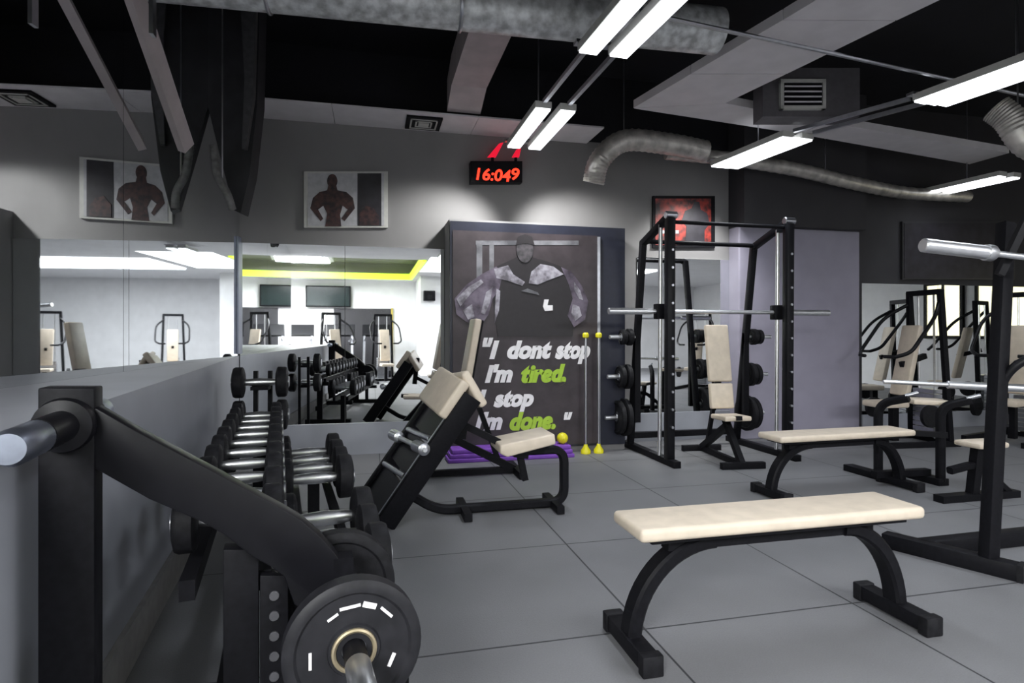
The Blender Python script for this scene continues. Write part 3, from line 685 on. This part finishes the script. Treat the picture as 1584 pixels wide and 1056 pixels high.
# ---------------------------------------------------------------- adjustable benches
def incline_bench(label, ang=75, back=.80):
    t = thing('incline_bench', label, 'bench', group='incline benches')
    a = math.radians(ang); d = V((-math.cos(a), 0, math.sin(a))); n = V((math.sin(a), 0, math.cos(a)))
    p0 = V((0, 0, .46))
    q0 = p0 + d*.04; q1 = p0 + d*(.04+back*.30); q2 = p0+d*(.05+back*.31); q3 = p0+d*(.05+back)
    LMB().beam(q0, q1, .27, .06, (0, 1, 0)).build('back_pad', CREAM, t, bevel=.016, seg=3)
    LMB().beam(q2, q3, .27, .06, (0, 1, 0)).build('back_pad', CREAM, t, bevel=.016, seg=3)
    LMB().beam(q0-n*.045, q3-n*.045, .06, .035, (0, 1, 0)).build('back_frame', BLACK, t)
    LMB().prism([(.02, -.15, .41), (.34, -.15, .42), (.34, .15, .42), (.02, .15, .41)], (0, 0, .045)).build('seat', CREAM, t, bevel=.014, seg=3)
    LMB().beam((0, 0, .42), (.36, 0, .45), .06, .04, (0, 1, 0)).build('seat_frame', BLACK, t)
    LMB().beam((.05, 0, .42), (.40, 0, .04), .06, .06, (0, 1, 0)).build('leg', BLACK, t)
    LMB().beam((.12, 0, .36), (-.48, 0, .04), .06, .06, (0, 1, 0)).build('leg', BLACK, t)
    LMB().beam(q2-n*.06, V((-.34, 0, .13)), .04, .04, (0, 1, 0)).build('support_strut', BLACK, t)
    LMB().beam((-.48, 0, .035), (.40, 0, .035), .05, .05, (0, 1, 0)).build('base_tube', BLACK, t)
    for x in (-.50, .42): LMB().box((x-.03, -.24, 0), (x+.03, .24, .06)).build('foot_bar', BLACK, t, bevel=.005)
    return t
ib = incline_bench('cream and black incline bench by the back mirror, behind the sloping bench', 80, .82)
ib.location = (.71, 4.95, 0); ib.rotation_euler = (0, 0, PI)
ib2 = dup(ib, label='upright cream adjustable bench standing inside the smith machine')
pq = atZ(1128, 716); ib2.location = (3.24, 5.02, 0); ib2.scale = (.9, .85, .97); ib2.rotation_euler = (0, 0, -math.radians(96))

# ================================================================ SMITH MACHINE
t = thing('smith_machine', 'black smith machine with chrome guide rods before the far mirror', 'machine', (3.25, 5.2, 0))
XLs, XRs = 2.64, 3.88
for x in (XLs, XRs):
    MB().box((x-.035, 4.78, .0), (x+.035, 5.9, .06)).build('base_rail', BLACK, t, bevel=.004)
    MB().beam((x, 4.93, .05), (x-.01, 4.90, 2.24), .075, .075, (1, 0, 0)).build('front_upright', BLACKG, t, bevel=.006)
    MB().beam((x-.03, 5.70, .05), (x-.03, 5.40, 2.10), .06, .06, (1, 0, 0)).build('rear_upright', BLACK, t, bevel=.006)
    MB().beam((x-.03, 5.42, 2.08), (x-.01, 4.92, 2.26), .06, .06, (1, 0, 0)).build('top_arm', BLACK, t, bevel=.006)
    g = 5.03
    MB().cyl((x-.045, g, .07), (x-.045, g-.02, 2.2), .018).build('guide_rod', CHROME, t)
    MB().beam((x-.045, g-.02, 2.19), (x-.0, 4.92, 2.19), .05, .04, (1, 0, 0)).build('rod_bracket', BLACK, t)
    for k in range(11): MB().cyl((x, 4.89, .35+k*.16), (x, 4.86, .35+k*.16), .012, 10).build('safety_peg', STEEL, t)
    MB().box((x-.09, 4.99, 1.33), (x-.0, 5.07, 1.47)).build('bar_carriage', BLACK, t, bevel=.008)
    MB().cyl((x-.05, 4.91, 2.27), (x+.06, 4.91, 2.27), .035).build('pulley', STEEL, t)
MB().cyl((XLs, 5.38, 2.10), (XRs, 5.38, 2.10), .022).build('top_crossbar', BLACK, t)
MB().cyl((XLs, 4.92, 2.21), (XRs, 4.92, 2.21), .018).build('top_crossbar', BLACK, t)
MB().beam((XLs, 5.72, .14), (XRs, 5.72, .14), .06, .06, (0, 1, 0)).build('rear_crossbar', BLACK, t)
PLW = []
for (x, sg) in ((XLs-.03, -1), (XRs-.03, 1)):
    for (z, R) in ((1.16, .085), (.76, .125), (.34, .19)):
        yy = 5.70-.3*z/2.1
        MB().cyl((x+sg*.02, yy, z), (x+sg*.30, yy, z), .022).build('plate_horn', CHROME, t)
        PLW.append((x, sg, yy, z, R))
    MB().box((x-.03, 5.52, .3), (x+.03, 5.56, 1.2)).build('horn_plate', BLACK, t)
# bar
t = thing('barbell', 'chrome bar resting across the smith machine', 'barbell', (3.2, 5.0, 1.40))
xl, xr = XatY(943, 4.99), XatY(1286, 4.99)
MB().cyl((xl+.42, 5.02, 1.40), (xr-.42, 5.02, 1.40), .019).build('bar_shaft', CHROME, t)
MB().cyl((xl, 5.02, 1.40), (xl+.43, 5.02, 1.40), .030).build('bar_sleeve', CHROME, t)
MB().cyl((xr-.43, 5.02, 1.40), (xr, 5.02, 1.40), .030).build('bar_sleeve', CHROME, t)
hn = {1.16: 'top', .76: 'middle', .34: 'bottom'}
for (x, sg, yy, z, R) in PLW:
    side = 'left' if sg < 0 else 'right'
    for k in range(2 if z > .3 else 2):
        rr = R*(1 if k == 0 else .9)
        t = thing('weight_plate', 'black weight plate, %s one on the %s peg at the %s of the smith machine' % ('inner' if k == 0 else 'outer', hn[z], side), 'plate', (x+sg*(.07+k*.065), yy, z), 0, 'plates on the smith machine')
        plate_mesh(rr, .055, (sg, 0, 0), (x+sg*(.06+k*.065), yy, z), RUBBER, 'plate_body', t)
        MB().ring((x+sg*(.06+.055+k*.065), yy, z), (1, 0, 0), .035, .004, 20).build('hub_ring', STEEL, t)

# ================================================================ RIGHT SIDE: POWER RACK + BARBELL
f0, f1 = atZ(1383, 848), atZ(1580, 898)
dd = (f1-f0).normalized()
t = thing('power_rack', 'tall black power rack with long base beam at the right edge', 'rack', (3.2, 2.5, 0))
f0 = f0 - dd*.05
MB().beam(f0+V((0, 0, .04)), f1+V((0, 0, .04)), .08, .08, dd.cross(V((0, 0, 1)))).build('base_rail', BLACK, t, bevel=.005)
MB().beam(f1+V((0, 0, .04))-dd*.01, f1+V((0, 0, .04))+dd*.015, .086, .086, dd.cross(V((0, 0, 1)))).build('end_cap', RUBBER, t)
ub = atZ(1540, 876); ub = f0+dd*((ub-f0).dot(dd)); 
ut = atT(1556, 345, 3.2)
MB().beam(ub+V((0, 0, .07)), ut, .07, .06, (1, 0, 0)).build('upright', BLACK, t, bevel=.005)
cr0 = atZ(1455, 838); cr0 = f0+dd*((cr0-f0).dot(dd))
MB().beam(V((cr0.x, cr0.y, .04)), V((cr0.x+1.3, cr0.y+.02, .04)), .08, .08, (0, 1, 0)).build('base_crossbar', BLACK, t, bevel=.005)
MB().beam(V((ub.x+1.2, ub.y+.15, .0)), V((ub.x+1.2, ub.y+.15, 1.9)), .10, .085, (1, 0, 0)).build('upright', BLACK, t, bevel=.005)
MB().beam(V((f1.x+1.25, f1.y, .04)), V((f0.x+1.25, f0.y, .04)), .08, .08, (1, 0, 0)).build('base_rail', BLACK, t, bevel=.005)
MB().beam(atT(1546, 425, 3.0), atT(1592, 330, 2.98), .03, .035, (s_, c_, 0)).build('bar_hook', BLACKG, t)
MB().tube(fillet([atT(1552, 655, 3.1), atT(1548, 590, 3.1), atT(1575, 560, 3.05), atT(1620, 545, 3.0)], .15), .022).build('grab_handle', BLACKG, t)
MB().beam(atT(1546, 640, 3.12), atT(1546, 660, 3.12), .09, .03, (1, 0, 0)).build('handle_clamp', BLACK, t)
t = thing('barbell', 'thick chrome barbell end racked high on the power rack at the right', 'barbell', atT(1480, 385, 3.1))
q0, q1 = atT(1427, 379, 2.88), atT(1538, 392, 2.92); db = (q1-q0).normalized(); Ls = (q1-q0).length
MB().lathe(q0, db, [(0, .028), (.006, .034), (Ls-.05, .034), (Ls-.05, .04), (Ls-.012, .04), (Ls, .032)], 24).build('bar_sleeve', CHROME, t)
MB().cyl(q1, q1+db*1.4, .016).build('bar_shaft', CHROME, t)

# bench press station
t = thing('press_station', 'low black press station with two curved uprights behind the flat benches', 'machine', (4.2, 3.9, 0))
for (pxs, pys, tt) in (((1368, 748), (1402, 616), 4.72), ((1466, 758), (1497, 620), 4.62)):
    g0 = atZ(pxs[0], pxs[1]-5); mid = V((g0.x, g0.y, .62)); top = atT(*pys, tt)
    MB().rtube(fillet([V((g0.x, g0.y+.06, .03)), mid+V((0, .06, 0)), top, top+(top-mid)*.1], .22, 9), .06, .055, V((s_, c_, 0))).build('upright', BLACK, t)
    MB().box((g0.x-.05, g0.y+.03, 0), (g0.x+.05, g0.y+.38, .055)).build('base_rail', BLACK, t, bevel=.004)
    MB().tube([top+V((-.01, 0, .02)), top+V((.05, -.06, .05))], .016).build('bar_hook', STEEL, t)
g0, g1 = atZ(1368, 748), atZ(1466, 758)
MB().beam(V((g0.x-.1, g0.y, .08)), V((g1.x+.1, g0.y-.02, .08)), .06, .05, (0, 1, 0)).build('crossbar', BLACK, t)
MB().beam(V((g0.x, g0.y, .42)), V((g1.x, g1.y, .42)), .04, .04, (0, 0, 1)).build('crossbar', BLACK, t)
MB().beam(atT(1402, 619, 4.9), atT(1462, 622, 4.85), .26, .04, V((s_, c_, 0))).build('arm_pad', CREAM, t, bevel=.01)
t2 = thing('barbell', 'chrome barbell on the low press station at waist height', 'barbell', atT(1450, 595, 4.6))
q0, q1 = atT(1366, 590, 4.66), atT(1534, 598, 4.5); db = (q1-q0).normalized(); Ls = (q1-q0).length
MB().cyl(q0, q0+db*(Ls*.62), .017).build('bar_shaft', CHROME, t2); MB().cyl(q0+db*Ls*.60, q1+db*.3, .030).build('bar_sleeve', CHROME, t2)
if 1: pass
t = thing('step_bench', 'small cream and black seat beside the power rack behind its upright', 'bench', atZ(1510, 770))
c = atZ(1512, 775)
MB().box((c.x-.05, c.y-.06, .38), (c.x+.22, c.y+.14, .42)).build('seat', CREAM, t, bevel=.015)
MB().beam((c.x, c.y+.04, .02), (c.x+.05, c.y+.04, .37), .06, .06, (0, 1, 0)).build('seat_post', BLACK, t)
MB().rtube(fillet([V((c.x-.2, c.y+.04, .22)), V((c.x+.05, c.y+.04, .26)), V((c.x+.34, c.y+.04, .03))], .1), .05, .05, (0, 1, 0)).build('curved_tube', BLACK, t)
MB().box((c.x-.3, c.y, 0), (c.x+.4, c.y+.08, .05)).build('base_tube', BLACK, t)

# ================================================================ MACHINES (right, and in the mirrored half)
def strength_machine(label, group='strength machines'):
    t = thing('strength_machine', label, 'machine', group=group)
    LMB().box((-.35, -.5, 0), (-.29, .6, .06)).box((.29, -.5, 0), (.35, .6, .06)).box((-.35, .5, 0), (.35, .56, .06)).build('base_frame', BLACK, t)
    for x in (-.3, .3): LMB().beam((x, .5, .03), (x*.8, .42, 1.75), .06, .06, (0, 1, 0)).build('upright', BLACK, t, bevel=.005)
    LMB().beam((-.26, .42, 1.73), (.26, .42, 1.73), .06, .06, (0, 1, 0)).build('top_bar', BLACK, t)
    m = LMB()
    for k in range(10): m.box((-.16, .40, .08+k*.055), (.16, .52, .08+k*.055+.045))
    m.build('weight_stack', STEEL, t)
    for x in (-.12, .12): LMB().cyl((x, .46, .06), (x, .44, 1.7), .012, 8).build('guide_rod', CHROME, t)
    LMB().beam((0, .08, .55), (0, .26, 1.35), .28, .07, (1, 0, 0)).build('back_pad', CREAM, t, bevel=.02, seg=2)
    LMB().box((-.17, -.30, .42), (.17, .08, .49)).build('seat', CREAM, t, bevel=.02, seg=2)
    LMB().beam((0, 0, .03), (0, 0, .43), .08, .08, (0, 1, 0)).build('seat_post', BLACK, t)
    LMB().beam((0, .1, .9), (0, .43, 1.0), .06, .06, (1, 0, 0)).build('pad_bracket', BLACK, t)
    for s in (-1, 1):
        l = LMB().tube(fillet([(s*.24, .40, 1.6), (s*.42, .2, 1.45), (s*.42, -.12, 1.05), (s*.30, -.22, 1.0)], .15), .022, 10).build('press_arm', BLACKG, t)
        LMB().cyl((s*.30, -.22, 1.0), (s*.16, -.26, 1.0), .02, 10).build('hand_grip', RUBBER, l)
        LMB().lathe((s*.43, .1, .36), (s, 0, 0), [(0, .12), (.05, .12)], 24).build('weight_disc', RUBBER, t)
    return t
sm = strength_machine('machine with tall cream back pad just right of the lilac column')
sm.location = (5.55, 5.35, 0); sm.rotation_euler = (0, 0, math.radians(-95)); sm.scale = (.85, .9, .95)
dup(sm, (6.95, 5.15, 0), math.radians(-75), 'cream-padded machine before the dark wall mirror, behind the power rack')
dup(sm, (8.6, 4.9, 0), math.radians(-20), 'cream-padded machine farthest right along the dark wall mirror')
k = 0
for (x, y, r, l) in ((.35, -2.6, 170, 'machine in the mirrored room right of the treadmills'), (-2.5, -2.2, 120, 'machine in the mirrored room at the far left of the back mirror'),
                     (-2.9, -4.3, 100, 'machine in the mirrored room below the wide screen on its left'), (3.2, -3.2, 200, 'machine in the mirrored room nearest the far-side windows'),
                     (5.0, -1.5, 200, 'machine in the mirrored room seen behind the smith machine'), (6.8, .6, 230, 'machine in the mirrored room deep in the low right mirror'), (-.7, -1.7, 150, 'machine in the mirrored room, nearest one left of the sloping bench reflection'), (-2.3, -3.4, 60, 'machine in the mirrored room between the treadmills and the left wall'), (8.2, 2.0, 120, 'machine in the low right mirror beside the lit window')):
    dup(sm, (x, y, 0), math.radians(r), 'cream-padded strength ' + l)
def treadmill(label):
    t = thing('treadmill', label, 'treadmill', group='treadmills reflected in the back mirror')
    LMB().box((-.40, -.85, .02), (.40, .85, .20)).build('deck', BLACK, t, bevel=.02)
    LMB().box((-.25, -.84, .20), (.25, .75, .21)).build('belt', RUBBER, t)
    for s in (-1, 1):
        LMB().beam((s*.38, .6, .15), (s*.36, .75, 1.25), .06, .09, (1, 0, 0)).build('upright', STEEL, t)
        LMB().tube([(s*.34, .75, 1.05), (s*.34, .2, .98)], .022, 8).build('handrail', STEEL, t)
    LMB().prism([(-.42, .62, 1.15), (-.42, .85, 1.45), (-.42, .90, 1.42), (-.42, .80, 1.10)], (.84, 0, 0)).build('console', BLACKG, t)
    return t
tm = treadmill('black treadmill directly below the wide screen, seen in the mirror'); tm.location = (-.95, -4.7, 0); tm.rotation_euler = (0, 0, math.radians(185))
dup(tm, (.15, -4.9, 0), math.radians(182), 'black treadmill right of the wide screen, seen in the mirror')
dup(tm, (-2.0, -5.1, 0), math.radians(178), 'black treadmill left of the wide screen, seen in the mirror')
t = thing('television', 'wide dark television high on the mirrored far wall', 'television', (-1.25, -6.5, 2.0))
MB().box((-1.9, -6.52, 1.98), (-.6, -6.44, 2.62)).build('casing', BLACK, t, bevel=.01); MB().box((-1.86, -6.44, 2.02), (-.64, -6.435, 2.58)).build('screen', SCREEN, t)
MB().box((-1.3, -6.59, 2.2), (-1.2, -6.52, 2.4)).build('bracket', BLACK, t)
t = thing('wall_panel', 'dark tall wall panel below the television, seen in the mirror', 'panel', (-.4, -6.5, 0))
MB().box((-1.1, -6.59, 0), (.6, -6.56, 1.95)).build('panel_board', DARKW, t); MB().box((.6, -6.59, 0), (.66, -6.55, 1.97)).build('panel_edge', YELB, t)
t = thing('wall_panel', 'big black wall panel in the mirrored room, left mirror side', 'panel', (-3.2, -.7, 0))
MB().box((-4.4, -.66, .5), (-2.6, -.622, 2.0)).build('panel_board', PANELN, t)
t = thing('loudspeaker', 'small black loudspeaker on the white pillar, seen in the mirror', 'loudspeaker', (1.9, -4.5, 2.1))
MB().box((1.42, -4.58, 2.10), (1.74, -4.40, 2.38)).build('speaker_box', BLACK, t, bevel=.01); MB().lathe((1.58, -4.40, 2.2), (0, 1, 0), [(0, .07), (.01, .07)], 20).build('speaker_cone', RUBBER, t)
MB().box((1.55, -4.6, 2.2), (1.61, -4.58, 2.3)).build('bracket', BLACK, t)

# ================================================================ SMALL THINGS ON THE FLOOR BY THE POSTER
xm0, xm1 = XatY(692, 5.5), XatY(886, 5.5)
for k in range(3):
    o = MB().box((xm0+.02*k, 5.44+.01*k, k*.04), (xm1-.015*k, 5.68, k*.04+.038)).build('exercise_mat', PUR_MAT, bevel=.01)
    tag(o, 'purple exercise mat on the floor under the poster, %s of the pile' % ('bottom', 'middle', 'top')[k], 'mat', 'purple mats')
xb_ = XatY(871, 5.52)
tag(MB().sphere((xb_, 5.54, .118+.055), .055).build('ball', YEL), 'small yellow ball on the purple mats right of the cream seat', 'ball')
for px, w_ in ((906, 'left'), (926, 'right')):
    x = XatY(px, 5.6)
    t = thing('exercise_pole', 'thin grey standing pole with yellow foot, %s of the two by the poster' % w_, 'pole', (x, 5.6, 0), 0, 'poles by the poster')
    MB().cyl((x, 5.60, .02), (x, 5.60, 1.18), .012, 12).build('pole_shaft', STEEL, t)
    MB().lathe((x, 5.60, 0), (0, 0, 1), [(0, .05), (.03, .05), (.07, .022), (.09, .018)], 20).build('pole_foot', YEL, t)
    MB().lathe((x, 5.60, 1.15), (0, 0, 1), [(0, .02), (.01, .032), (.04, .032), (.055, .02)], 16).build('pole_cap', YEL, t)
